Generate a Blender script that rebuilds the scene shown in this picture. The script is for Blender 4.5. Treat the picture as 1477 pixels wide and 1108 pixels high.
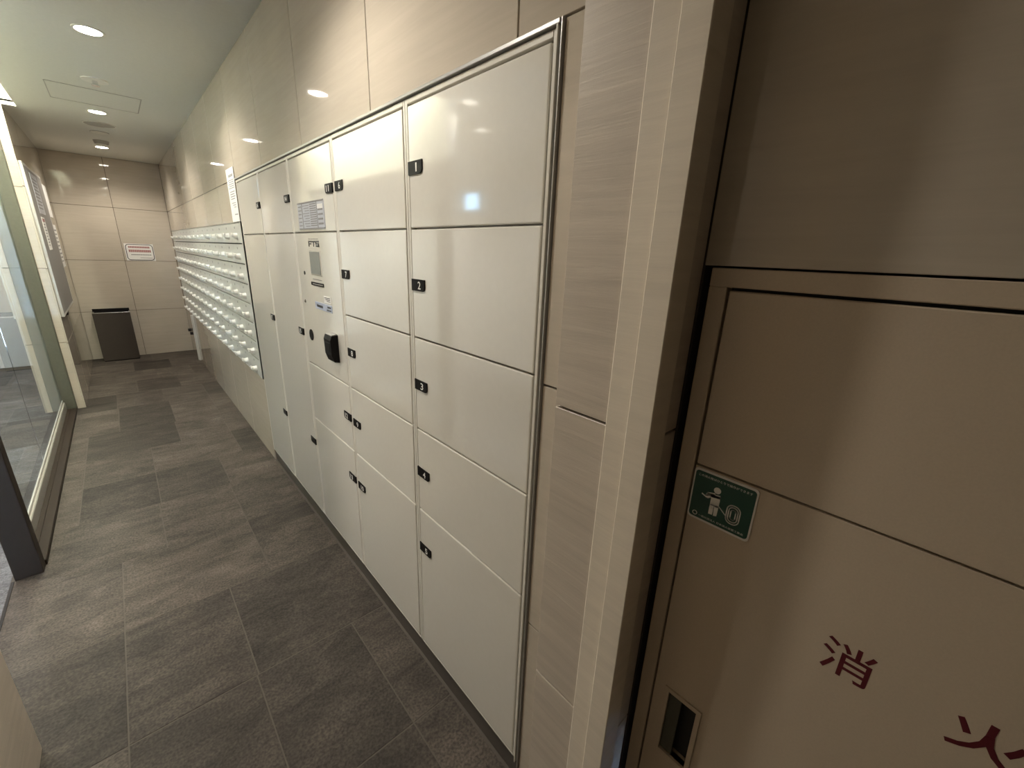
import bpy, bmesh, math, random
from mathutils import Matrix, Vector

random.seed(7)
for o in list(bpy.data.objects):
    bpy.data.objects.remove(o, do_unlink=True)
scene = bpy.context.scene
COL = scene.collection

# ------------------------------------------------------------------ camera
# The place is laid out in "units" measured from the camera (x right across the
# corridor, y along it, z up); U turns them into metres, FL is the floor level.
U = 0.59
FL = -2.44
def W(x, y, z):
    return Vector((x * U, y * U, (z - FL) * U))

cam_d = bpy.data.cameras.new('camera')
cam = bpy.data.objects.new('camera', cam_d)
COL.objects.link(cam)
right = Vector((0.73744973, -0.67428744, 0.0387858))
down = Vector((-0.17216228, -0.2431975, -0.95457589))
fwd = Vector((0.65309115, 0.69727428, -0.29543279))
m = Matrix((right, -down, -fwd)).transposed().to_4x4()
m.translation = W(0, 0, 0)
cam.matrix_world = m
cam_d.sensor_fit = 'HORIZONTAL'
cam_d.sensor_width = 36.0
cam_d.lens = 598.11 / 1477.0 * 36.0
cam_d.clip_start = 0.01
scene.camera = cam

# ------------------------------------------------------------------ world, exposure
world = bpy.data.worlds.new('world')
scene.world = world
world.use_nodes = True
bg = world.node_tree.nodes['Background']
bg.inputs[0].default_value = (0.60, 0.76, 1.0, 1)
bg.inputs[1].default_value = 16.0
scene.view_settings.view_transform = 'Standard'
scene.view_settings.look = 'None'
scene.view_settings.gamma = 1.0
scene.view_settings.use_curve_mapping = False
scene.view_settings.exposure = 0.62

LAMP = 50.0         # radiance of each downlight diffuser
SPOT = 34.0         # beam power of each downlight
LAMP_COL = (1.0, 0.935, 0.825)
COVE = 195.0         # radiance of the cove strip
COVE_COL = (0.96, 1.0, 0.80)

# ------------------------------------------------------------------ materials
def new_mat(name):
    mt = bpy.data.materials.new(name)
    mt.use_nodes = True
    nt = mt.node_tree
    return mt, nt, nt.nodes, nt.links, nt.nodes['Principled BSDF']

def plain(name, col, rough=0.5, metal=0.0, noise=0.04, scale=60.0, spec=0.5, coat=0.0):
    mt, nt, N, L, b = new_mat(name)
    geo = N.new('ShaderNodeNewGeometry')
    nz = N.new('ShaderNodeTexNoise')
    nz.inputs['Scale'].default_value = scale
    nz.inputs['Detail'].default_value = 4
    L.new(geo.outputs['Position'], nz.inputs['Vector'])
    mp = N.new('ShaderNodeMapRange')
    mp.inputs[1].default_value = 0.3
    mp.inputs[2].default_value = 0.7
    mp.inputs[3].default_value = 1 - noise
    mp.inputs[4].default_value = 1 + noise
    L.new(nz.outputs['Fac'], mp.inputs[0])
    mul = N.new('ShaderNodeVectorMath')
    mul.operation = 'SCALE'
    mul.inputs[0].default_value = col
    L.new(mp.outputs[0], mul.inputs['Scale'])
    L.new(mul.outputs[0], b.inputs['Base Color'])
    b.inputs['Roughness'].default_value = rough
    b.inputs['Metallic'].default_value = metal
    b.inputs['Specular IOR Level'].default_value = spec
    b.inputs['Coat Weight'].default_value = coat
    b.inputs['Coat Roughness'].default_value = 0.05
    return mt

def stone(name, col, rough, streak=0.10, amount=0.06, bump=0.02, coat=0.0):
    """beige stone tile with fine horizontal veins, each tile a little different"""
    mt, nt, N, L, b = new_mat(name)
    geo = N.new('ShaderNodeNewGeometry')
    info = N.new('ShaderNodeObjectInfo')
    off = N.new('ShaderNodeVectorMath'); off.operation = 'SCALE'
    off.inputs[0].default_value = (13.0, 7.0, 3.0)
    L.new(info.outputs['Random'], off.inputs['Scale'])
    add = N.new('ShaderNodeVectorMath'); add.operation = 'ADD'
    L.new(geo.outputs['Position'], add.inputs[0])
    L.new(off.outputs[0], add.inputs[1])
    mp = N.new('ShaderNodeMapping')
    mp.inputs['Scale'].default_value = (3.0, 3.0, 55.0)
    mp.inputs['Rotation'].default_value = (0.03, 0.03, 0)
    L.new(add.outputs[0], mp.inputs['Vector'])
    n1 = N.new('ShaderNodeTexNoise')
    n1.inputs['Scale'].default_value = 1.0
    n1.inputs['Detail'].default_value = 8
    n1.inputs['Roughness'].default_value = 0.65
    n1.inputs['Distortion'].default_value = 0.5
    L.new(mp.outputs[0], n1.inputs['Vector'])
    n2 = N.new('ShaderNodeTexNoise')
    n2.inputs['Scale'].default_value = 2.5
    n2.inputs['Detail'].default_value = 3
    L.new(add.outputs[0], n2.inputs['Vector'])
    r1 = N.new('ShaderNodeMapRange')
    r1.inputs[1].default_value = 0.3; r1.inputs[2].default_value = 0.7
    r1.inputs[3].default_value = 1 - streak; r1.inputs[4].default_value = 1 + streak
    L.new(n1.outputs['Fac'], r1.inputs[0])
    r2 = N.new('ShaderNodeMapRange')
    r2.inputs[1].default_value = 0.3; r2.inputs[2].default_value = 0.7
    r2.inputs[3].default_value = 1 - amount; r2.inputs[4].default_value = 1 + amount
    L.new(n2.outputs['Fac'], r2.inputs[0])
    mm = N.new('ShaderNodeMath'); mm.operation = 'MULTIPLY'
    L.new(r1.outputs[0], mm.inputs[0]); L.new(r2.outputs[0], mm.inputs[1])
    mul = N.new('ShaderNodeVectorMath'); mul.operation = 'SCALE'
    mul.inputs[0].default_value = col
    L.new(mm.outputs[0], mul.inputs['Scale'])
    L.new(mul.outputs[0], b.inputs['Base Color'])
    b.inputs['Roughness'].default_value = rough
    b.inputs['Coat Weight'].default_value = coat
    b.inputs['Coat Roughness'].default_value = 0.03
    if bump:
        bp = N.new('ShaderNodeBump')
        bp.inputs['Strength'].default_value = bump
        bp.inputs['Distance'].default_value = 0.01
        L.new(n1.outputs['Fac'], bp.inputs['Height'])
        L.new(bp.outputs[0], b.inputs['Normal'])
    return mt

def slate(name, col):
    """dark rough porcelain floor tile with mottled cleft relief"""
    mt, nt, N, L, b = new_mat(name)
    geo = N.new('ShaderNodeNewGeometry')
    info = N.new('ShaderNodeObjectInfo')
    off = N.new('ShaderNodeVectorMath'); off.operation = 'SCALE'
    off.inputs[0].default_value = (11.0, 17.0, 3.0)
    L.new(info.outputs['Random'], off.inputs['Scale'])
    add = N.new('ShaderNodeVectorMath'); add.operation = 'ADD'
    L.new(geo.outputs['Position'], add.inputs[0]); L.new(off.outputs[0], add.inputs[1])
    mp = N.new('ShaderNodeMapping')
    mp.inputs['Scale'].default_value = (4.0, 11.0, 4.0)
    mp.inputs['Rotation'].default_value = (0, 0, 0.15)
    L.new(add.outputs[0], mp.inputs['Vector'])
    n1 = N.new('ShaderNodeTexNoise')
    n1.inputs['Scale'].default_value = 1.0; n1.inputs['Detail'].default_value = 10
    n1.inputs['Roughness'].default_value = 0.68; n1.inputs['Distortion'].default_value = 0.8
    L.new(mp.outputs[0], n1.inputs['Vector'])
    n2 = N.new('ShaderNodeTexNoise')
    n2.inputs['Scale'].default_value = 130.0; n2.inputs['Detail'].default_value = 2
    L.new(add.outputs[0], n2.inputs['Vector'])
    n3 = N.new('ShaderNodeTexNoise')
    n3.inputs['Scale'].default_value = 5.0; n3.inputs['Detail'].default_value = 4
    L.new(add.outputs[0], n3.inputs['Vector'])
    def rng(src, lo, hi, a=0.3, c=0.7):
        r = N.new('ShaderNodeMapRange')
        r.inputs[1].default_value = a; r.inputs[2].default_value = c
        r.inputs[3].default_value = lo; r.inputs[4].default_value = hi
        L.new(src, r.inputs[0]); return r.outputs[0]
    def mulm(a, c):
        q = N.new('ShaderNodeMath'); q.operation = 'MULTIPLY'
        L.new(a, q.inputs[0]); L.new(c, q.inputs[1]); return q.outputs[0]
    f = mulm(mulm(rng(n1.outputs['Fac'], 0.55, 1.5), rng(n2.outputs['Fac'], 0.62, 1.45)),
             mulm(rng(n3.outputs['Fac'], 0.82, 1.18), rng(info.outputs['Random'], 0.66, 1.42, 0, 1)))
    mul = N.new('ShaderNodeVectorMath'); mul.operation = 'SCALE'
    mul.inputs[0].default_value = col
    L.new(f, mul.inputs['Scale'])
    L.new(mul.outputs[0], b.inputs['Base Color'])
    b.inputs['Roughness'].default_value = 0.68
    b.inputs['Specular IOR Level'].default_value = 0.22
    bp = N.new('ShaderNodeBump')
    bp.inputs['Strength'].default_value = 0.5
    bp.inputs['Distance'].default_value = 0.006
    sm = N.new('ShaderNodeMath'); sm.operation = 'ADD'
    L.new(n1.outputs['Fac'], sm.inputs[0])
    sc2 = N.new('ShaderNodeMath'); sc2.operation = 'MULTIPLY'; sc2.inputs[1].default_value = 0.35
    L.new(n2.outputs['Fac'], sc2.inputs[0]); L.new(sc2.outputs[0], sm.inputs[1])
    L.new(sm.outputs[0], bp.inputs['Height'])
    L.new(bp.outputs[0], b.inputs['Normal'])
    return mt

def emit(name, col, strength):
    mt, nt, N, L, b = new_mat(name)
    b.inputs['Base Color'].default_value = (0.8, 0.8, 0.8, 1)
    b.inputs['Emission Color'].default_value = (*col, 1)
    b.inputs['Emission Strength'].default_value = strength
    return mt

def glass_mat(name, tint=(0.86, 0.95, 0.95), rough=0.0):
    mt, nt, N, L, b = new_mat(name)
    b.inputs['Base Color'].default_value = (*tint, 1)
    b.inputs['Roughness'].default_value = rough
    b.inputs['Transmission Weight'].default_value = 1.0
    b.inputs['IOR'].default_value = 1.45
    return mt

M = {
 'stone': stone('polished_stone', (0.50, 0.44, 0.36), 0.045, 0.05, 0.05, 0.0),
 'honed': stone('honed_stone', (0.56, 0.49, 0.41), 0.42, 0.10, 0.06, 0.12),
 'honed_light': stone('honed_stone_moulding', (0.74, 0.66, 0.55), 0.42, 0.06, 0.05, 0.08),
 'grout': plain('grout', (0.10, 0.08, 0.065), 0.9),
 'floor_tile': slate('slate_tile', (0.056, 0.046, 0.038)),
 'lobby_tile_daylit': slate('lobby_tile_daylit', (0.105, 0.105, 0.11)),  # slate made paler and bluer to stand in for daylight on it
 'floor_grout': plain('floor_grout', (0.080, 0.068, 0.056), 0.9),
 'ceiling': plain('ceiling_paint', (0.62, 0.61, 0.555), 0.85, noise=0.02),
 'header': plain('header_white', (0.82, 0.81, 0.76), 0.6, noise=0.01),
 'white': plain('locker_white', (0.70, 0.67, 0.60), 0.10, noise=0.01, coat=0.8),
 'body': plain('locker_carcass', (0.66, 0.63, 0.56), 0.25, noise=0.02),
 'gap': plain('painted_gap_shade', (0.03, 0.028, 0.025), 0.7),  # near-black colour stands in for the shade inside gaps
 'steel': plain('stainless_trim', (0.46, 0.45, 0.44), 0.33, metal=0.55, noise=0.03),
 'plinth': plain('plinth_brown', (0.075, 0.065, 0.055), 0.35),
 'black': plain('black_plastic', (0.008, 0.007, 0.007), 0.5, spec=0.12),
 'ink': plain('white_ink', (0.85, 0.84, 0.80), 0.5, noise=0.01),
 'dark_ink': plain('dark_ink', (0.035, 0.033, 0.035), 0.5),
 'grey_ink': plain('grey_ink', (0.25, 0.24, 0.24), 0.6),
 'paper': plain('white_paper', (0.78, 0.76, 0.73), 0.6, noise=0.01),
 'blue_paper': plain('bluish_print_sheet', (0.47, 0.48, 0.53), 0.35, noise=0.03),
 'blue_label': plain('blue_label', (0.40, 0.44, 0.55), 0.4),
 'red_ink': plain('faded_red_ink', (0.36, 0.16, 0.15), 0.6),
 'kanji_red': plain('dark_red_lettering', (0.10, 0.006, 0.013), 0.5),
 'screen': plain('grey_display', (0.22, 0.23, 0.21), 0.25),
 'mail': plain('mailbox_silver', (0.50, 0.50, 0.465), 0.30, metal=0.0, noise=0.02),
 'mail_knob': plain('mailbox_dial_white', (0.85, 0.84, 0.79), 0.25, noise=0.01),
 'bin': plain('bin_dark_brown', (0.060, 0.048, 0.038), 0.4, metal=0.2),
 'bin_rim': plain('bin_rim', (0.75, 0.74, 0.72), 0.2, metal=1.0),
 'frame_dark': plain('bronze_aluminium', (0.026, 0.018, 0.013), 0.55, spec=0.15),
 'frame_olive': plain('grey_olive_aluminium', (0.10, 0.098, 0.075), 0.5, spec=0.2),
 'rail': plain('pale_aluminium_rail', (0.52, 0.50, 0.45), 0.3, metal=0.5),
 'fire': plain('beige_painted_steel', (0.55, 0.455, 0.345), 0.42, noise=0.03, scale=400),
 'sticker_green': plain('sticker_green', (0.012, 0.07, 0.05), 0.4),
 'board': plain('notice_board_grey', (0.23, 0.215, 0.20), 0.6),
 'board_frame': plain('board_frame_aluminium', (0.62, 0.60, 0.56), 0.35, metal=0.6),
 'lobby': plain('lobby_wall_paint', (0.72, 0.73, 0.73), 0.7),
 'hatch_white': plain('hatch_edge_white', (0.66, 0.65, 0.61), 0.4),
 'fixture': plain('fixture_white', (0.68, 0.65, 0.58), 0.5),
 'fixture_grey': plain('fixture_grey', (0.36, 0.34, 0.30), 0.6),
 'chrome': plain('chrome', (0.8, 0.8, 0.8), 0.12, metal=1.0),
 'glass': glass_mat('clear_glass'),
 'lamp': emit('lamp_diffuser', LAMP_COL, LAMP),
 'lamp_dim': emit('lamp_diffuser_dim', LAMP_COL, LAMP*.08),
 'cove': emit('cove_led', COVE_COL, COVE),
 'blue_lit': emit('lit_blue_screen', (0.36, 0.68, 1.0), 7.0),
}

# ------------------------------------------------------------------ mesh helpers
class MB:
    """collects shapes given in units; build() makes ONE mesh object of them"""
    def __init__(s):
        s.bm = bmesh.new()
    def box(s, x0, x1, y0, y1, z0, z1, bev=0.0, seg=1):
        x0, x1 = min(x0, x1), max(x0, x1); y0, y1 = min(y0, y1), max(y0, y1); z0, z1 = min(z0, z1), max(z0, z1)
        v = [s.bm.verts.new(p) for p in ((x0,y0,z0),(x1,y0,z0),(x1,y1,z0),(x0,y1,z0),(x0,y0,z1),(x1,y0,z1),(x1,y1,z1),(x0,y1,z1))]
        f = [s.bm.faces.new([v[i] for i in q]) for q in ((0,3,2,1),(4,5,6,7),(0,1,5,4),(1,2,6,5),(2,3,7,6),(3,0,4,7))]
        if bev:
            es = {e for q in f for e in q.edges}
            bmesh.ops.bevel(s.bm, geom=list(es), offset=bev, segments=seg, affect='EDGES', profile=0.5)
        return s
    def prism(s, pts, axis, a, b):
        """polygon extruded along an axis: axis x takes (y,z), y takes (x,z), z takes (x,y)"""
        def P(p, t):
            return {'x': (t, p[0], p[1]), 'y': (p[0], t, p[1]), 'z': (p[0], p[1], t)}[axis]
        va = [s.bm.verts.new(P(p, a)) for p in pts]
        vb = [s.bm.verts.new(P(p, b)) for p in pts]
        n = len(pts)
        s.bm.faces.new(va); s.bm.faces.new(vb[::-1])
        for i in range(n):
            s.bm.faces.new((va[i], vb[i], vb[(i+1) % n], va[(i+1) % n]))
        return s
    def disc(s, c, r, axis, a, b, n=32, r2=None):
        """cylinder or cone frustum along an axis from a to b; c in the other two coordinates"""
        r2 = r if r2 is None else r2
        def P(u, v, t):
            return {'x': (t, u, v), 'y': (u, t, v), 'z': (u, v, t)}[axis]
        cs = [(math.cos(2*math.pi*i/n), math.sin(2*math.pi*i/n)) for i in range(n)]
        va = [s.bm.verts.new(P(c[0]+r*q[0], c[1]+r*q[1], a)) for q in cs]
        vb = [s.bm.verts.new(P(c[0]+r2*q[0], c[1]+r2*q[1], b)) for q in cs]
        s.bm.faces.new(va); s.bm.faces.new(vb[::-1])
        for i in range(n):
            s.bm.faces.new((va[i], vb[i], vb[(i+1) % n], va[(i+1) % n]))
        return s
    def ring(s, c, ro, ri, axis, a, b, n=40):
        def P(u, v, t):
            return {'x': (t, u, v), 'y': (u, t, v), 'z': (u, v, t)}[axis]
        q = [[s.bm.verts.new(P(c[0]+r*math.cos(2*math.pi*i/n), c[1]+r*math.sin(2*math.pi*i/n), t)) for i in range(n)] for r, t in ((ro,a),(ri,a),(ri,b),(ro,b))]
        for k in range(4):
            A, B = q[k], q[(k+1) % 4]
            for i in range(n):
                s.bm.faces.new((A[i], A[(i+1) % n], B[(i+1) % n], B[i]))
        return s
    def frame(s, axis, t0, t1, u0, u1, v0, v1, w, bev=0.0):
        """rectangular picture-frame ring of bar width w"""
        def B(a, b, c, d):
            if axis == 'x': s.box(t0, t1, a, b, c, d, bev)
            elif axis == 'y': s.box(a, b, t0, t1, c, d, bev)
            else: s.box(a, b, c, d, t0, t1, bev)
        B(u0, u1, v1-w, v1); B(u0, u1, v0, v0+w); B(u0, u0+w, v0+w, v1-w); B(u1-w, u1, v0+w, v1-w)
        return s
    def stroke(s, pts, w, x0, x1, closed=False):
        """flat line of width w on a plane x = const through (y,z) points"""
        P = pts + [pts[0]] if closed else pts
        for (a, b) in zip(P[:-1], P[1:]):
            d = Vector((b[0]-a[0], b[1]-a[1]))
            if d.length < 1e-6: continue
            d.normalize(); n = Vector((-d.y, d.x)) * w / 2; e = d * w * 0.3
            s.prism([(a[0]-e.x+n.x, a[1]-e.y+n.y), (a[0]-e.x-n.x, a[1]-e.y-n.y), (b[0]+e.x-n.x, b[1]+e.y-n.y), (b[0]+e.x+n.x, b[1]+e.y+n.y)], 'x', x0, x1)
        return s
    def text(s, body, x, yc, zc, w=None, h=None, offset=0.0, fit=True):
        """flat lettering on a plane x = const read by someone facing +x, fitted to w by h"""
        cu = bpy.data.curves.new('t', 'FONT'); cu.body = body; cu.size = 1.0; cu.offset = offset
        cu.resolution_u = 3
        ob = bpy.data.objects.new('t', cu); COL.objects.link(ob)
        dg = bpy.context.evaluated_depsgraph_get()
        me = ob.evaluated_get(dg).to_mesh()
        co = [v.co.copy() for v in me.vertices]; fs = [list(p.vertices) for p in me.polygons]
        ob.evaluated_get(dg).to_mesh_clear()
        bpy.data.objects.remove(ob); bpy.data.curves.remove(cu)
        if not co: return s
        ax, bx = min(c.x for c in co), max(c.x for c in co); ay, by = min(c.y for c in co), max(c.y for c in co)
        sy = h / (by-ay); sx = w / (bx-ax) if w else sy
        vs = [s.bm.verts.new((x, yc - (c.x-(ax+bx)/2)*sx, zc + (c.y-(ay+by)/2)*sy)) for c in co]
        for f in fs:
            try: s.bm.faces.new([vs[i] for i in f])
            except ValueError: pass
        return s
    def build(s, name, mat, parent=None, smooth=False, normals=True):
        off = parent.get('_o', None) if parent else None
        base = Vector(off) if off is not None else Vector((0, 0, 0))
        for v in s.bm.verts:
            v.co = W(*v.co) - base
        if normals: bmesh.ops.recalc_face_normals(s.bm, faces=s.bm.faces)
        me = bpy.data.meshes.new(name)
        s.bm.to_mesh(me); s.bm.free()
        if smooth:
            for p in me.polygons: p.use_smooth = True
        me.materials.append(M[mat])
        o = bpy.data.objects.new(name, me); COL.objects.link(o)
        if parent:
            o.parent = parent
        o['_o'] = tuple(base)
        return o

def thing(name, label, cat, at, group=None):
    o = bpy.data.objects.new(name, None); COL.objects.link(o)
    o.empty_display_size = 0.05
    o.location = W(*at)
    o['label'] = label; o['category'] = cat; o['_o'] = tuple(W(*at))
    if group: o['group'] = group
    return o
def tag(o, label, cat, group=None):
    o['label'] = label; o['category'] = cat
    if group: o['group'] = group
    return o
def struct(o, label=None):
    o['kind'] = 'structure'
    if label: o['label'] = label
    return o
def copy_under(src, parent, loc):
    c = src.copy(); COL.objects.link(c); c.parent = parent; c.location = loc
    return c

G = 0.0035          # half of a wall joint
CZ = 1.54           # ceiling
ROWS = (FL, -1.447, -0.415, 0.617, CZ)
FARY = 12.2

# ------------------------------------------------------------------ floor
fl = struct(MB().box(-3.6, 1.3, -2.4, FARY+0.3, FL-0.25, FL-0.0015).build('floor', 'floor_grout'), 'dark grey stone tile floor of the corridor')
rows = [(-2.3,-1.2,(-.3,.3,)),(-1.2,-.2,(-.374,.2,.76)),(-.2,.64,(-.1,.48)),(.64,1.48,(-.374,.2,.76)),(1.48,2.32,(-.374,.195,.761)),(2.32,3.2,(-.374,.205)),
        (3.2,4.03,(-.374,.483)),(4.03,4.86,(-.095,.484)),(4.86,5.62,(-.65,-.08,.5)),(5.62,6.4,(-.65,-.08,.75)),
        (6.4,7.22,(-.65,.22,.75)),(7.22,8.3,(-.355,.24,.76)),(8.3,9.1,(-.37,.2,.76)),(9.1,9.9,(-.1,.48)),
        (9.9,10.7,(-.37,.2,.76)),(10.7,11.5,(-.1,.48)),(11.5,FARY,(-.37,.2,.76))]
def floor_tile(x0, x1, y0, y1, mat='floor_tile'):
    g = 0.0035
    MB().box(x0+g, x1-g, y0+g, y1-g, FL-0.02, FL, 0.0012).build('tile', mat, fl)
for y0, y1, js in rows:
    xs = [-0.80 if y0 > 4.1 else -0.962] + list(js) + [1.0]
    for a, b in zip(xs[:-1], xs[1:]):
        if abs(y0-3.2) < .01 and a > .4:
            floor_tile(a, b, 3.2, 3.76); floor_tile(a, b, 3.76, 4.03)
        else:
            floor_tile(a, b, y0, y1)
# lobby side of the floor
for j in range(10):
    y0 = 0.4 + j*1.15
    if y0 > 11.3: break
    for a, b in ((-3.4,-2.55),(-2.55,-1.7),(-1.7,-0.975)):
        o = (j % 2)*0.4 if a > -3.3 and b < -1 else 0
        floor_tile(a, b, y0, min(y0+1.15, FARY), 'lobby_tile_daylit')

# ------------------------------------------------------------------ ceiling with the light slot over the glass screen
SL0, SL1, SX0, SX1, SZ = 4.25, 8.62, -0.86, -0.585, 1.95
cl = MB()
T = 0.06
cl.box(SX1, 1.15, -2.4, FARY+.2, CZ, CZ+T)
cl.box(SX0-.1, SX1, -2.4, SL0, CZ, CZ+T)
cl.box(SX0-.1, SX1, SL1, FARY+.2, CZ, CZ+T)
cl.box(-3.6, SX0-.1, -2.4, FARY+.2, CZ, CZ+T)
cl.box(SX1, SX1+.05, SL0, SL1, CZ+T, SZ)
cl.box(SX0-.1, SX1+.05, SL0-.05, SL0, CZ+T, SZ)
cl.box(SX0-.1, SX1+.05, SL0-.05, SL1+.1, SZ, SZ+T)
ceil = struct(cl.build('ceiling', 'ceiling'), 'beige painted corridor ceiling')

# ------------------------------------------------------------------ right wall
wr = MB()
B0, B1 = 1.012, 1.9
wr.box(B0, B1, -2.4, FARY+.2, .617, CZ+T)                 # band above lockers
wr.box(B0, B1, .437, .917, FL, .617)                      # beside the lockers
wr.box(B0, B1, 5.155, FARY+.2, .222, .617)                # over the mailboxes
wr.box(B0, B1, 5.155, FARY+.2, FL, -1.447)                # under the mailboxes
wr.box(B0, B1, 11.975, FARY+.2, -1.447, .222)
wr.box(B0, B1, -2.4, .437, 0.0, .617)                     # over the hydrant cabinet
wr.box(B0, B1, -2.4, -.775, FL, 0.0)
wr.box(1.6, B1, -.775, .437, FL, 0.0)
wall_r = struct(wr.build('wall_right', 'grout'), 'beige stone tiled wall holding the lockers and mailboxes')
def tile_x(par, X, y0, y1, z0, z1, mat='stone', sgn=1):
    MB().box(X, X+0.014*sgn, y0+G, y1-G, z0+G, z1-G, 0.0012).build('tile', mat, par)
yb = [1.104 + 1.01*k for k in range(-4, 12)]
def cells(a, b):
    e = [a] + [y for y in yb if a+.03 < y < b-.03] + [b]
    return list(zip(e[:-1], e[1:]))
for a, b in cells(.75, FARY): tile_x(wall_r, 1.0, a, b, .617, CZ)
for a, b in ((-2.3, -1.6), (-1.6, -.775), (-.775, .437)):
    tile_x(wall_r, 1.0, a, b, .617, CZ)
    tile_x(wall_r, 1.0, a, b, -.007, .617)
for k in range(3): tile_x(wall_r, 1.0, .75, .9165, ROWS[k], ROWS[k+1])
for a, b in cells(5.15, FARY): tile_x(wall_r, 1.0, a, b, .222, .617)
for a, b in cells(5.15, 11.0): tile_x(wall_r, 1.0, a, b, FL, -1.447)
for k in range(1, 3): tile_x(wall_r, 1.0, 11.975, FARY, ROWS[k], min(ROWS[k+1], .222))
for a, b in cells(-2.3, -.775):
    for k in range(3): tile_x(wall_r, 1.0, a, b, ROWS[k], min(ROWS[k+1], 0.0))

# ------------------------------------------------------------------ far wall, back wall
wf = struct(MB().box(-1.3, 1.2, FARY+.012, FARY+.25, FL, CZ+T).build('wall_far', 'grout'), 'beige stone tiled end wall of the corridor')
for x0, x1 in ((-.715, .14), (.14, 1.0)):
    for k in range(4):
        MB().box(x0+G, x1-G, FARY, FARY+.014, ROWS[k]+G, ROWS[k+1]-G, 0.0012).build('tile', 'stone', wf)
struct(MB().box(-1.2, 1.9, -2.5, -2.3, FL, CZ+T).build('wall_back', 'honed'))

# ------------------------------------------------------------------ left walls
LX = -.712
wl = struct(MB().box(-1.12, LX-.012, 8.632, FARY, FL, SZ).build('wall_left', 'grout'), 'polished stone wall carrying the notice board')
lb = [8.62, 9.55, 10.56, 11.57, FARY]
for a, b in zip(lb[:-1], lb[1:]):
    for k in range(4):
        MB().box(LX-.014, LX, a+(.001 if a < 8.7 else G), b-G, ROWS[k]+G, ROWS[k+1]-G, 0.0012).build('tile', 'stone', wl)
ER = (FL, -1.438, -0.411, .603, CZ, SZ)
for k in range(5):
    MB().box(-.80, LX-.0145, 8.62, 8.634, ER[k]+G, ER[k+1]-G, 0.0012).build('tile', 'stone', wl)
    MB().box(-1.12, -.91, 8.62, 8.634, ER[k]+G, ER[k+1]-G, 0.0012).build('tile', 'stone', wl)
MB().box(LX-.0145, SX1, 8.62, 8.634, CZ+T-.02, SZ).build('tile', 'stone', wl)
wn = struct(MB().box(-1.0, -.704, -2.4, 2.566, FL, CZ+T).build('wall_left_near', 'grout'), 'beige stone wall end beside the side entrance')
nb = [-2.3, -1.4, -.4, .6, 1.6, 2.58]
for a, b in zip(nb[:-1], nb[1:]):
    for k in range(4):
        MB().box(-.704, -.69, a+G, b-(0 if b > 2.5 else G), ROWS[k]+G, ROWS[k+1]-G, 0.0012).build('tile', 'honed', wn)
for k in range(4):
    MB().box(-1.0, -.7045, 2.566, 2.58, ROWS[k]+G, ROWS[k+1]-G, 0.0012).build('tile', 'honed', wn)

# ------------------------------------------------------------------ entrance lobby behind the glass
lw = MB()
struct(MB().box(-3.6, -3.4, -.6, FARY+.2, FL, CZ+T).build('wall_lobby', 'lobby'))
struct(MB().box(-3.4, -1.3, FARY, FARY+.2, FL, CZ+T).build('wall_lobby_far', 'lobby'))
WX0, WX1, WZ0, WZ1 = -3.2, -1.15, -2.3, 1.1
lw.box(-3.4, WX0, -.6, -.4, FL, CZ+T).box(WX1, -1.0, -.6, -.4, FL, CZ+T)
lw.box(WX0, WX1, -.6, -.4, FL, WZ0).box(WX0, WX1, -.6, -.4, WZ1, CZ+T)
struct(lw.build('wall_lobby_near', 'lobby'))
wd = struct(MB().frame('y', -.55, -.46, WX0, WX1, WZ0, WZ1, .07).box(-2.2, -2.15, -.55, -.46, WZ0+.07, WZ1-.07).build('window_added', 'frame_olive'), 'tall unseen lobby window added to let daylight in')  # unseen window, put in to send daylight through the side entrance
MB().box(WX0+.07, -2.2, -.51, -.50, WZ0+.07, WZ1-.07).build('pane', 'glass', wd)
MB().box(-2.15, WX1-.07, -.51, -.50, WZ0+.07, WZ1-.07).build('pane', 'glass', wd)
# lit screen on the lobby wall
sc = thing('wall_screen', 'small lit blue screen on the lobby wall', 'screen', (-3.4, 7.2, .8))
MB().box(-3.4, -3.37, 6.86, 7.32, .81, 1.155, .008).build('housing', 'black', sc)
MB().box(-3.372, -3.366, 6.89, 7.29, .84, 1.125).build('display', 'blue_lit', sc)

# ------------------------------------------------------------------ glass screen on the left (window_2)
gs = struct(MB().box(-.90, -.80, 4.36, 8.62, FL, FL+.045, .004).box(-.868, -.862, 4.36, 8.60, FL+.04, FL+.052)
            .build('window_2', 'frame_dark'), 'glass screen between corridor and entrance lobby')
MB().box(-.958, -.81, 4.255, 4.37, FL, 1.0, .006, 2).build('post', 'frame_dark', gs)
MB().box(-.955, -.80, 8.50, 8.615, FL+.045, 1.0, .006, 2).build('stile', 'frame_olive', gs)
MB().box(-.955, -.90, 4.37, 8.50, FL, FL+.16, .006).box(-.94, -.915, 4.37, 8.50, FL+.15, FL+.19).build('bottom_rail', 'rail', gs)
MB().box(-.958, -.86, 4.255, 8.62, .93, 1.0, .006).build('top_rail', 'frame_olive', gs)
MB().box(-.935, -.921, 4.37, 6.148, FL+.16, .94).build('pane', 'glass', gs)
MB().box(-.935, -.921, 6.156, 8.50, FL+.16, .94).build('pane', 'glass', gs)
struct(MB().box(-.96, SX0, 4.2, 8.632, 1.0, SZ).build('wall_header', 'header'), 'pale panel over the glass screen')
struct(MB().box(-.976, -.961, 2.585, 4.255, FL-.012, FL+.002).build('trim_threshold', 'black'))

# cove strip lying behind the lip of the ceiling slot
cv = thing('cove_light', 'long linear light hidden in the ceiling slot over the glass screen', 'light', (SX1-.03, 6.4, SZ))
MB().box(SX1-.06, SX1, SL0+.05, SL1-.08, SZ-.03, SZ).build('channel', 'fixture', cv)
MB().box(SX1-.055, SX1-.01, SL0+.08, SL1-.12, SZ-.05, SZ-.029).build('diffuser', 'cove', cv)

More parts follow.
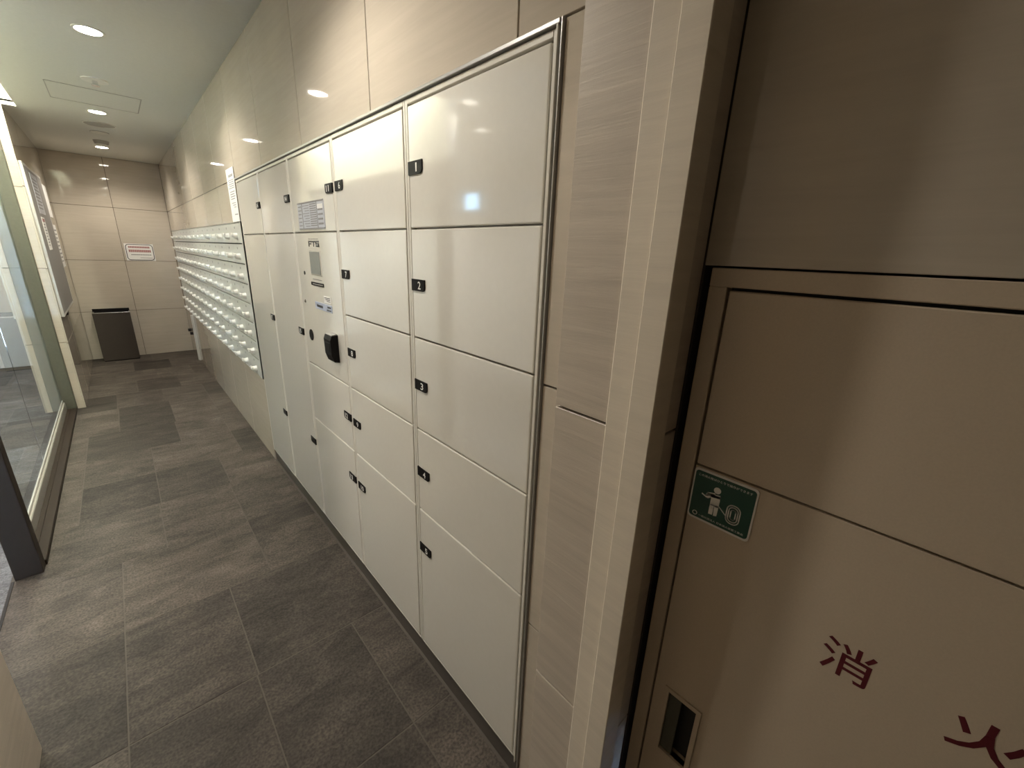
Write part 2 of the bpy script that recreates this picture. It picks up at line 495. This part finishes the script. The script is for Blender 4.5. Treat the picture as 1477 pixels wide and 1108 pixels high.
# ------------------------------------------------------------------ stone pillar between lockers and hydrant cabinet
PX = .88
pl = struct(MB().box(PX+.014, 1.013, .452, .736, FL, CZ).build('wall_pillar', 'grout'), 'narrow stone pillar projecting from the wall')
for k in range(4):
    MB().box(PX, PX+.014, .57, .75, ROWS[k]+G, ROWS[k+1]-G, .0015).build('tile', 'honed', pl)
    MB().box(PX+.0145, .9995, .736, .75, ROWS[k]+G, ROWS[k+1]-G, .0012).build('tile', 'honed', pl)
    MB().box(.937, .9995, .437, .452, ROWS[k]+G, ROWS[k+1]-G, .0012).build('tile', 'honed', pl)
# two stepped mouldings running the full height at its corner
MB().box(PX-.010, PX+.02, .5005, .5675, FL, CZ, .004).build('moulding', 'honed_light', pl)
MB().prism([(PX-.021, .4355), (PX-.021, .496), (PX-.016, .5), (PX+.02, .5), (PX+.02, .452), (.935, .452), (.935, .4335), (PX-.0185, .4335)], 'z', FL, CZ).build('moulding', 'honed_light', pl)

# ------------------------------------------------------------------ parcel lockers
YC = [.937, 1.787, 2.625, 3.463, 4.301, 5.14]
ZT, ZB = .572, -2.285
JZ = [.097, -.392, -.866, -1.342]
DX = .996
def plate(door, near, zc, txt):
    """black number plate hugging the door edge"""
    y0, y1 = near
    r = .018
    zt, zb = zc+.026, zc-.026
    if y1 > y0:   # plate hangs on the far edge, rounded at its lower near corner
        pts = [(y1, zt), (y1, zb), (y0+r, zb)] + [(y0+r-r*math.sin(a), zb+r-r*math.cos(a)) for a in (math.pi/6, math.pi/3, math.pi/2)] + [(y0, zt)]
    else:
        pts = [(y1, zt), (y1, zb), (y0-r, zb)] + [(y0-r+r*math.sin(a), zb+r-r*math.cos(a)) for a in (math.pi/6, math.pi/3, math.pi/2)] + [(y0, zt)]
    MB().prism(pts, 'x', DX-.005, DX+.004).build('number_plate', 'black', door)
    if txt:
        yc = (y0+y1)/2 + (-.012 if y1 > y0 else .012)
        MB().text(txt, DX-.0058, yc, zc, w=.024 if len(txt) == 1 and txt != '1' else (.010 if txt == '1' else .042), h=.034, offset=.01).build('number', 'ink', door, normals=False)

lock_labels = ['white parcel locker column with doors numbered 1 to 5 beside the stone pillar',
               'white parcel locker column with doors numbered 6 to 10',
               'white parcel locker column with control screen, printed sheet and black card reader',
               'white parcel locker column with one tall door next to the control column',
               'white parcel locker column with one tall door beside the mailboxes']
lockers = []
for c in range(5):
    y0, y1 = YC[c], YC[c+1]
    t = thing('parcel_locker', lock_labels[c], 'locker', (1.4, (y0+y1)/2, FL), 'parcel locker columns in the tiled wall')
    lockers.append(t)
    st = .018
    b = MB()
    b.box(1.03, 1.85, y0+.001, y1-.001, FL+.12, .60)                      # carcass
    b.box(.998, 1.03, y0+.001, y0+st, ZB-.01, .60, .002)                  # front stiles and rails
    b.box(.998, 1.03, y1-st, y1-.001, ZB-.01, .60, .002)
    b.box(.998, 1.03, y0+st, y1-st, ZT+.008, .60, .002)
    b.box(.998, 1.03, y0+st, y1-st, ZB-.012, ZB-.004, .001)
    b.build('body', 'body', t)
    MB().box(1.012, 1.8, y0, y1, FL, FL+.143).build('plinth', 'plinth', t)
    zs = [ZT] + {0: JZ, 1: JZ, 2: [JZ[0], JZ[2], JZ[3]], 3: JZ[:1], 4: JZ[:1]}[c] + [ZB]
    g = .003
    num = {0: 1, 1: 6, 2: 11, 3: 14, 4: 16}[c]
    e0, e1 = y0+st+.004, y1-st-.004
    for k in range(len(zs)-1):
        zt, zb = zs[k]-(0 if k == 0 else g), zs[k+1]+(0 if k == len(zs)-2 else g)
        panel = (c == 2 and k == 1)
        d = MB().box(DX, 1.024, e0, e1, zb, zt, .005, 2).build('control_panel' if panel else 'door', 'white', t)
        near = (e1-.112, e1) if c < 2 else (e0+.112, e0)
        if panel:
            ctrl = d
            continue
        if c < 2:
            zl = (.338, -.145, -.625, -1.108, -1.584)[k]
            plate(d, near, zl, str(num)); num += 1
        elif c == 2:
            plate(d, near, {0: .336, 2: -1.099, 3: -1.575}[k], str(num)); num += 1
        else:
            plate(d, near, (.332, -.637)[k], str(num)); num += 1
            if k == 1: plate(d, near, -1.59, '')
    if c == 2:
        locker_ctrl = t
        top_door = None
# notice sheet on the door over the control panel
sh = thing('notice_sheet', 'bluish printed instruction sheet stuck on locker door above the control screen', 'notice', (DX-.001, 3.06, .117))
MB().box(DX-.004, DX, 2.81, 3.31, .117, .287).build('sheet', 'blue_paper', sh)
p = MB()
x0, x1 = DX-.0052, DX-.0038
p.box(x0, x1, 2.81, 3.31, .278, .287).box(x0, x1, 2.81, 3.31, .117, .124)
for yy in (3.215, 2.93): p.box(x0, x1, yy-.004, yy+.004, .124, .278)
for k in range(6): p.box(x0, x1, 3.235, 3.295, .258-k*.024, .264-k*.024)
for k in range(9): p.box(x0, x1, 3.08, 3.2-.02*(k % 3), .262-k*.016, .266-k*.016)
for k in range(11): p.box(x0, x1, 2.945, 3.06, .265-k*.013, .271-k*.013)
for k in range(4): p.box(x0, x1, 2.83, 2.915, .225-k*.028, .236-k*.028)
p.build('print', 'grey_ink', sh)
MB().box(x0, x1, 2.825, 2.92, .235, .262).build('white_panel', 'paper', sh)
# control panel fittings (sub-parts of the panel)
MB().box(DX-.004, DX+.002, 2.954, 3.158, -.180, -.020, .002).build('screen_bezel', 'white', ctrl)
MB().box(DX-.006, DX-.002, 2.96, 3.152, -.173, -.026).build('screen', 'screen', ctrl)
lg = MB(); a0, a1 = DX-.0016, DX+.0005
# three-letter logo built of bars
def bar(y1_, y0_, z0_, z1_): lg.box(a0, a1, y0_, y1_, z0_, z1_)
bar(3.162, 3.105, .034, .043); bar(3.162, 3.150, .006, .043); bar(3.162, 3.110, .020, .028)
bar(3.098, 3.030, .034, .043); bar(3.070, 3.058, .006, .043)
bar(3.022, 2.960, .034, .043); bar(3.022, 3.010, .020, .043); bar(3.022, 2.960, .020, .028); bar(2.972, 2.960, .006, .028); bar(3.022, 2.960, .006, .015)
lg.build('logo', 'dark_ink', ctrl)
q = MB()
for k in range(9): q.box(a0, a1, 3.147-k*.0215, 3.157-k*.0215, .053, .057)
q.build('maker_line', 'grey_ink', ctrl)
q = MB()
for k in range(8): q.box(a0, a1, 2.968+k*.023, 2.982+k*.023, -.212, -.207)
q.build('small_print', 'grey_ink', ctrl)
MB().prism([(3.184, -.235), (3.178, -.229), (2.937, -.229), (2.937, -.252), (3.178, -.252), (3.184, -.247)], 'x', DX-.003, DX+.0005).build('name_plate', 'black', ctrl)
q = MB()
for k in range(8): q.box(DX-.0040, DX-.0028, 2.952+k*.025, 2.970+k*.025, -.243, -.239)
q.build('name_plate_print', 'body', ctrl)
for yy, zz in ((3.31, -.177), (3.355, -.383)):
    MB().disc((yy, zz), .013, 'x', DX-.003, DX+.001, 16).build('key_lock', 'chrome' if zz < -.3 else 'black', ctrl)
MB().disc((3.365, -.387), .006, 'x', DX-.0045, DX-.002, 10).build('keyhole', 'black', ctrl)
MB().disc((3.30, -.63), .042, 'x', DX-.004, DX+.001, 28).build('sensor_window', 'black', ctrl)
MB().box(DX-.003, DX+.0005, 2.822, 3.140, -.411, -.362).build('blue_label', 'blue_label', ctrl)
MB().box(DX-.003, DX+.0005, 2.828, 2.955, -.353, -.308).build('small_label', 'paper', ctrl)
q = MB()
for k in range(5): q.box(DX-.0042, DX-.0028, 2.99+k*.024, 3.008+k*.024, -.396, -.380)
q.build('label_print', 'dark_ink', ctrl)
q = MB()
q.box(DX-.0042, DX-.0028, 2.84, 2.90, -.384, -.374).box(DX-.0042, DX-.0028, 2.835, 2.915, -.402, -.395)
q.build('label_print', 'dark_ink', ctrl)
q = MB()
for k in range(3): q.box(DX-.0042, DX-.0028, 2.84, 2.94-.02*k, -.32-k*.011, -.316-k*.011)
q.build('label_print', 'dark_ink', ctrl)
rd = thing('card_reader', 'black hand-sized card reader on the locker control panel', 'reader', (DX, 2.84, -.735))
MB().prism([(DX+.002, -.548), (DX-.042, -.552), (DX-.052, -.58), (DX-.050, -.68), (DX-.034, -.728), (DX+.002, -.735)], 'y', 2.765, 2.885).build('housing', 'black', rd)
MB().prism([(DX-.002, -.547), (DX-.040, -.550), (DX-.036, -.544), (DX-.002, -.541)], 'y', 2.772, 2.878).build('top_cap', 'steel', rd)
MB().box(DX-.0535, DX-.050, 2.785, 2.865, -.66, -.60, .001).build('reading_window', 'black', rd)

# steel surround of the locker opening
tr = MB()
tr.box(.988, 1.012, .925, 5.15, .603, .6165, .002)
tr.box(.990, 1.012, .9165, .9215, FL, .6165, .001)
struct(tr.build('trim_1', 'steel'), 'thin stainless trim around the locker opening')
struct(MB().box(1.006, 1.012, .9215, .937, FL, .603).build('trim_gap_shade', 'gap'))  # dark strip painted in as the shade beside the locker frame
struct(MB().box(.988, 1.03, .931, .9375, ZB-.02, .603, .001).build('trim_3', 'body'))

# ------------------------------------------------------------------ mailboxes
NX, NR = 15, 8
MY0, MP = 5.245, .4475
MZT, MRH = .217, .2075
mbk = thing('mailbox_bank', 'wall of silver mailboxes with white dial knobs in eight rows', 'mailboxes', (1.2, 8.6, -1.447))
MB().box(1.045, 1.5, 5.175, 11.97, -1.446, .221).build('body', 'gap', mbk)
MB().frame('x', .996, 1.03, 5.195, 11.97, -1.446, .221, .006, .001).box(.994, 1.03, 5.195, MY0-.002, -1.446, .221, .002).build('frame', 'mail', mbk)
mo = Vector(mbk['_o'])
door0 = knob0 = num0 = None
for r in range(NR):
    for c in range(NX):
        ya, yb_ = MY0 + c*MP, MY0 + (c+1)*MP
        zt, zb = MZT - r*MRH, MZT - (r+1)*MRH
        org = W(1.0, ya, zb) - mo
        if door0 is None:
            holder = {'_o': tuple(W(1.0, ya, zb))}
            door0 = MB().box(.995, 1.02, ya+.0006, yb_-.0006, zb+.006, zt-.006, .002).build('door', 'mail', None)
            # shared meshes are kept relative to each door's lower near corner
            for v in door0.data.vertices: v.co -= W(1.0, ya, zb)
            kb = MB(); kc = (ya+.185, zb+.075)
            kb.disc(kc, .036, 'x', .990, .996, 20)
            kb.disc(kc, .026, 'x', .950, .991, 20, r2=.033)
            kb.box(.936, .956, kc[0]-.034, kc[0]+.034, kc[1]-.002, kc[1]+.030, .004)
            knob0 = kb.build('dial_knob', 'mail_knob', None)
            for v in knob0.data.vertices: v.co -= W(1.0, ya, zb)
            num0 = MB().box(.9938, .9955, ya+.245, ya+.275, zb+.150, zb+.172).build('number_label', 'grey_ink', None)
            for v in num0.data.vertices: v.co -= W(1.0, ya, zb)
            d, k_, n_ = door0, knob0, num0
            d.parent = mbk; d.location = org
            k_.parent = d; n_.parent = d
        else:
            d = copy_under(door0, mbk, org)
            copy_under(knob0, d, (0, 0, 0)); copy_under(num0, d, (0, 0, 0))

# paper stuck over the first mailboxes
pp = thing('notice_paper', 'tall white notice paper stuck on the wall between lockers and mailboxes', 'notice', (.998, 5.33, .215))
MB().box(.990, .994, 5.16, 5.50, .225, .725, .001).build('sheet', 'paper', pp)
q = MB(); x0, x1 = .9885, .9903
q.box(x0, x1, 5.20, 5.40, .645, .668)
for k in range(5): q.box(x0, x1, 5.19, 5.45-.03*(k % 2), .612-k*.018, .619-k*.018)
for k in range(4): q.box(x0, x1, 5.20+.03*(k % 2), 5.42, .505-k*.022, .513-k*.022)
for k in range(3): q.box(x0, x1, 5.23, 5.40-.04*k, .40-k*.02, .407-k*.02)
q.box(x0, x1, 5.20, 5.34, .29, .30)
q.build('print', 'grey_ink', pp)
MB().box(.993, 1.0, 5.30, 5.36, .70, .72).build('tape', 'paper', pp)

# ------------------------------------------------------------------ low hatch door at the corridor end
hd = struct(MB().box(.985, 1.012, 11.08, 12.1, FL+.01, -1.47, .003).build('door_1', 'stone'), 'low stone-faced hatch door under the mailboxes')
MB().box(.962, 1.012, 11.052, 11.076, FL+.002, -1.46, .003).build('edge_strip', 'hatch_white', hd)
MB().box(.975, 1.012, 11.005, 11.03, FL+.002, -1.46, .003).build('frame_strip', 'hatch_white', hd)
for yy, zz in ((11.55, -1.93), (11.85, -1.90)):
    MB().disc((yy, zz), .030, 'x', .95, .986, 16, r2=.036).box(.94, .955, yy-.008, yy+.008, zz-.03, zz+.03).build('knob', 'black', hd)

# ------------------------------------------------------------------ fire hydrant cabinet
fc = thing('hydrant_cabinet', 'beige steel fire hydrant cabinet with red lettering set in the wall', 'cabinet', (1.3, -.18, FL))
CY0, CY1, CT, CB = -.77, .415, -.008, FL
x_f = .998
MB().box(1.03, 1.6, CY0, CY1, CB, CT).build('body', 'gap', fc)
MB().box(x_f, 1.03, CY0, CY1, CT-.041, CT, .002).box(x_f, 1.03, CY1-.040, CY1, CB, CT-.041, .002).box(x_f, 1.03, CY0, CY0+.04, CB, CT-.041, .002).box(x_f, 1.03, CY0+.04, CY1-.04, CB, CB+.08, .002).build('frame', 'fire', fc)
dy0, dy1 = CY0+.047, CY1-.046
MB().box(x_f+.001, 1.02, dy0, dy1, -.4845, CT-.048, .0025).build('upper_panel', 'fire', fc)
dz0, dz1 = CB+.085, -.489
hy0, hy1, hz0, hz1 = .240, .328, -1.458, -1.230
fd = MB()
fd.box(x_f+.001, 1.02, dy0, hy0, dz0, dz1).box(x_f+.001, 1.02, hy1, dy1, dz0, dz1)
fd.box(x_f+.001, 1.02, hy0, hy1, hz1, dz1).box(x_f+.001, 1.02, hy0, hy1, dz0, hz0)
fd = fd.build('door', 'fire', fc)
hp = MB().frame('x', x_f-.004, 1.002, .228, .336, -1.470, -1.210, .013)
hp.build('handle_plate', 'fire', fd)
hr = MB()
hr.box(1.045, 1.05, hy0-.002, hy1+.002, hz0, hz1).box(1.0, 1.05, hy0-.004, hy0, hz0, hz1).box(1.0, 1.05, hy1, hy1+.004, hz0, hz1)
hr.box(1.0, 1.05, hy0, hy1, hz1, hz1+.004).box(1.0, 1.05, hy0, hy1, hz0-.004, hz0)
hr.build('handle_recess', 'fire', fd)
MB().box(1.004, 1.010, hy0+.046, hy1, hz0, hz1, .001).build('pull_lip', 'frame_olive', fd)
kj = MB()
kj.text('消', x_f+.0007, -.0085, -.797, w=.087, h=.087, offset=.006)
kj.build('letter', 'kanji_red', fd, normals=False)
hi = MB(); k1 = x_f+.0012
def pen(pts, w0, w1, k0=x_f+.0006):
    """tapering brush stroke as one polygon through (y,z) points"""
    L_, R_ = [], []
    for i, p_ in enumerate(pts):
        q0, q1 = pts[max(i-1, 0)], pts[min(i+1, len(pts)-1)]
        d = Vector((q1[0]-q0[0], q1[1]-q0[1])).normalized(); n = Vector((-d.y, d.x))
        w = (w0 + (w1-w0)*i/(len(pts)-1))/2
        L_.append((p_[0]+n.x*w, p_[1]+n.y*w)); R_.append((p_[0]-n.x*w, p_[1]-n.y*w))
    for i in range(len(pts)-1):
        hi.prism([L_[i], L_[i+1], R_[i+1], R_[i]], 'x', k0, k1)
pen([(-.1735, -.774), (-.180, -.786), (-.1875, -.801)], .009, .0105)
pen([(-.212, -.758), (-.2115, -.785), (-.208, -.805), (-.198, -.821), (-.184, -.832), (-.167, -.839)], .0105, .009)
pen([(-.212, -.782), (-.216, -.803), (-.226, -.820), (-.240, -.832), (-.258, -.841)], .0105, .009, x_f+.0003)
pen([(-.250, -.773), (-.244, -.788), (-.236, -.802)], .009, .0105)
hi.build('letter', 'kanji_red', fd)
# green sticker on the cabinet door
def rrect(y0, y1, z0, z1, r, n=4):
    out = []
    for cy, cz, a0 in ((y1-r, z1-r, 0), (y0+r, z1-r, 90), (y0+r, z0+r, 180), (y1-r, z0+r, 270)):
        for k in range(n+1):
            a = math.radians(a0 + 90*k/n); out.append((cy+r*math.cos(a), cz+r*math.sin(a)))
    return out
sk = thing('hydrant_sticker', 'green square sticker with figure and hose coil on the hydrant cabinet', 'sticker', (x_f, .294, -.634))
MB().prism(rrect(.219, .369, -.634, -.492, .010), 'x', x_f-.0012, x_f+.0012).build('backing', 'paper', sk)
MB().prism(rrect(.223, .365, -.628, -.498, .008), 'x', x_f-.0018, x_f-.0008).build('field', 'sticker_green', sk)
a0, a1 = x_f-.0026, x_f-.0016
fg = MB()
fg.disc((.307, -.534), .0085, 'x', a0, a1, 20)
fg.prism(rrect(.297, .318, -.578, -.548, .003), 'x', a0, a1)
fg.prism([(.318, -.575), (.308, -.575), (.3085, -.603), (.318, -.604)], 'x', a0, a1)
fg.prism([(.307, -.575), (.297, -.575), (.298, -.602), (.306, -.604)], 'x', a0, a1)
fg.stroke([(.300, -.549), (.318, -.552), (.327, -.559)], .009, a0, a1)
fg.stroke([(.312, -.546), (.326, -.550), (.329, -.556)], .006, a0, a1)
fg.stroke([(.329, -.562), (.341, -.557)], .003, a0, a1)
for gw, gh in ((.030, .050), (.021, .039), (.011, .026)):
    fg.stroke(rrect(.2625-gw/2, .2625+gw/2, -.580-gh/2, -.580+gh/2, gw*.45, 5), .0026, a0, a1, True)
fg.stroke([(.2775, -.590), (.296, -.574)], .0022, a0, a1)
fg.build('pictogram', 'ink', sk)
st_ = MB().text('この消火栓はひとりで操作ができます', a0+.0006, .294, -.508, w=.126, h=.0068)
st_.text('一般社団法人 日本消火装置工業会', a0+.0006, .286, -.619, w=.108, h=.0058)
st_.build('sticker_text', 'ink', sk, normals=False)
MB().ring((.350, -.617), .0062, .0045, 'x', a0, a1, 16).build('emblem', 'ink', sk)

# ------------------------------------------------------------------ far wall sign and bin
sg = thing('wall_sign', 'white rounded-border sign with red heading on the end wall', 'sign', (.41, FARY, -.41))
MB().box(.175, .645, FARY-.006, FARY, -.412, -.067, .002).build('board', 'paper', sg)
sb = MB()
bp = rrect(.195, .628, -.396, -.083, .055, 5)
for a, b in zip(bp, bp[1:]+bp[:1]):
    d = Vector((b[0]-a[0], b[1]-a[1]))
    if d.length < 1e-6: continue
    n = Vector((-d.y, d.x)).normalized()*.006; e = d.normalized()*.003
    sb.prism([(a[0]+n.x-e.x, a[1]+n.y-e.y), (a[0]-n.x-e.x, a[1]-n.y-e.y), (b[0]-n.x+e.x, b[1]-n.y+e.y), (b[0]+n.x+e.x, b[1]+n.y+e.y)], 'y', FARY-.0085, FARY-.0055)
for k in range(11): sb.box(.262+k*.030, .284+k*.030, FARY-.0085, FARY-.0055, -.297, -.283)
sb.box(.40, .595, FARY-.0085, FARY-.0055, -.353, -.347)
sb.build('border', 'dark_ink', sg)
sr = MB()
for k in range(13): sr.box(.238+k*.0265, .260+k*.0265, FARY-.0085, FARY-.0055, -.156, -.118)
for k in range(12): sr.box(.234+k*.0300, .260+k*.0300, FARY-.0085, FARY-.0055, -.238, -.188)
sr.build('heading', 'red_ink', sg)

bn = thing('waste_bin', 'dark brown box-shaped waste bin against the end wall', 'bin', (-.25, 11.98, FL))
bx0, bx1, by0, by1, bz = -.54, .03, 11.83, 12.17, -1.44
b = MB()
b.box(bx0, bx1, by0, by0+.02, FL+.02, bz, .004).box(bx0, bx1, by1-.02, by1, FL+.02, bz-.05, .004)
b.box(bx0, bx0+.02, by0+.02, by1-.02, FL+.02, bz).box(bx1-.02, bx1, by0+.02, by1-.02, FL+.02, bz).box(bx0+.02, bx1-.02, by0+.02, by1-.02, FL+.02, FL+.05)
b.build('body', 'bin', bn)
MB().box(bx0-.004, bx1+.004, by0-.004, by0+.016, bz-.004, bz+.012, .003).build('rim', 'bin_rim', bn)
MB().box(bx0+.02, bx1-.02, by0+.03, by1-.02, bz-.06, bz-.03).box(bx0, bx1, by1-.02, by1, bz-.05, bz+.055, .003).build('lid', 'black', bn)
MB().box(bx0+.01, bx1-.01, by0+.01, by1-.01, FL, FL+.022).build('base', 'black', bn)

# ------------------------------------------------------------------ notice board on the left wall
nbd = thing('notice_board', 'grey framed notice board on the left wall', 'notice board', (LX, 9.7, -1.09))
NB0, NB1, NZ0, NZ1 = 8.74, 10.72, -1.09, .93
MB().box(LX, LX+.030, NB0+.02, NB1-.02, NZ0+.02, NZ1-.02).build('panel', 'board', nbd)
MB().frame('x', LX, LX+.0305, NB0, NB1, NZ0, NZ1, .04, .003).build('frame', 'board_frame', nbd)
MB().box(LX+.001, LX+.0305, 9.30, 9.42, -1.135, -1.089, .004).build('latch', 'black', nbd)
papers = [('large grey printed poster pinned at the near side of the notice board', 9.25, 10.0, .32, .85, 'grey'),
          ('bright white notice sheet taped high on the wall past the board', 11.13, 11.70, .335, .86, 'white'),
          ('white notice sheet with red heading pinned under the grey poster', 9.22, 9.62, -.18, .27, 'red'),
          ('long white notice sheet taped under the bright white sheet', 10.75, 11.62, -.51, .21, 'text')]
for lab, y0, y1, z0, z1, kind in papers:
    LB = LX+.030 if y1 < 10.5 else LX
    t = thing('pinned_notice', lab, 'notice', (LB, (y0+y1)/2, z0), 'papers on and beside the notice board')
    MB().box(LB, LB+.003, y0, y1, z0, z1).build('sheet', 'blue_paper' if kind == 'grey' else 'paper', t)
    q = MB()
    n = 9
    for k in range(n):
        h = (z1-z0)/(n+2)
        q.box(LB+.0028, LB+.0042, y0+.06, y1-.08-.05*(k % 3), z1-h*(k+1.6), z1-h*(k+1.6)+h*.35)
    if kind != 'white': q.build('print', 'grey_ink', t)
    else: q.bm.free()
    if kind == 'red': MB().box(LB+.0028, LB+.0045, y0+.05, y1-.05, z1-.06, z1-.02).build('heading', 'red_ink', t)

# ------------------------------------------------------------------ ceiling fittings
def downlight(x, y, label, group='recessed corridor downlights', lamp='lamp', power=1.0, beam=147):
    t = thing('downlight', label, 'downlight', (x, y, CZ), group)
    MB().ring((x, y), .098, .080, 'z', CZ-.006, CZ+.002, 40).build('trim_ring', 'fixture', t)
    MB().disc((x, y), .080, 'z', CZ-.003, CZ+.0, 36).build('diffuser', lamp, t)
    ld = bpy.data.lights.new('beam', 'SPOT')
    ld.energy = SPOT * power; ld.color = LAMP_COL
    ld.spot_size = math.radians(beam); ld.spot_blend = 0.6; ld.shadow_soft_size = 0.045
    lo = bpy.data.objects.new('beam', ld); COL.objects.link(lo)
    lo.parent = t; lo.location = (0, 0, -.012)
    return t
downlight(.148, 2.15, 'round recessed downlight over the first locker doors')
downlight(.148, 5.12, 'round recessed downlight over the gap between lockers and mailboxes')
downlight(.148, 8.07, 'round recessed downlight between the ceiling hatch and the round grille')
downlight(.16, 10.95, 'round recessed downlight nearest the end wall')
downlight(-1.07, 4.1, 'round recessed downlight just inside the side entrance', 'recessed lobby downlights', 'lamp_dim', .3)
for y, pw, lab in ((1.6, 1.5, 'round lobby lamp by the added window, unseen and added as fill'), (4.8, 2.6, 'round lobby lamp facing the side entrance, unseen and added as fill'),  # these two lamps are added, unseen fill for the corridor
               (7.96, 3.6, 'round recessed lobby downlight near the lit blue screen'), (10.5, 5.0, 'round recessed lobby downlight by the lobby end wall')):
    downlight(-1.8, y, lab, 'recessed lobby downlights', 'lamp_dim', pw)  # beams boosted well beyond their dim discs, as fill light

ht = thing('ceiling_hatch', 'square access hatch with thin grey frame in the ceiling', 'hatch', (.15, 7.32, CZ))
MB().box(-.222, .522, 6.965, 7.69, CZ-.002, CZ+.001).build('panel', 'ceiling', ht)
MB().frame('z', CZ-.004, CZ+.001, -.234, .534, 6.953, 7.702, .008).build('frame', 'fixture_grey', ht)
sp = thing('sprinkler_head', 'small sprinkler head with round plate beside the ceiling hatch', 'sprinkler', (.155, 6.55, CZ))
MB().disc((.155, 6.55), .105, 'z', CZ-.010, CZ+.001, 36, r2=.105).build('cover_plate', 'fixture', sp)
MB().disc((.155, 6.55), .022, 'z', CZ-.045, CZ-.01, 16).disc((.155, 6.55), .034, 'z', CZ-.052, CZ-.045, 16).build('nozzle', 'chrome', sp)
gr = thing('ceiling_grille', 'flat grey round grille in the ceiling beyond the second downlight', 'grille', (.158, 8.87, CZ))
MB().disc((.158, 8.87), .165, 'z', CZ-.006, CZ+.001, 44).build('grille', 'fixture_grey', gr)
MB().ring((.158, 8.87), .175, .165, 'z', CZ-.009, CZ+.001, 44).build('rim', 'fixture', gr)
s2 = thing('ceiling_cover', 'small pale round cover plate in the ceiling past the round grille', 'cover plate', (.15, 9.5, CZ))
MB().disc((.15, 9.5), .10, 'z', CZ-.010, CZ+.001, 36).build('plate', 'fixture', s2)
MB().ring((.15, 9.5), .108, .1, 'z', CZ-.005, CZ+.001, 36).build('rim', 'fixture_grey', s2)
sd = thing('smoke_detector', 'round smoke detector hanging from the ceiling near the end wall', 'smoke detector', (.155, 10.28, CZ))
MB().disc((.155, 10.28), .085, 'z', CZ-.05, CZ+.001, 36, r2=.10).build('body', 'fixture_grey', sd)
MB().disc((.155, 10.28), .045, 'z', CZ-.075, CZ-.05, 24, r2=.06).build('sensor_cap', 'fixture', sd)

for o in bpy.data.objects:
    if '_o' in o.keys(): del o['_o']
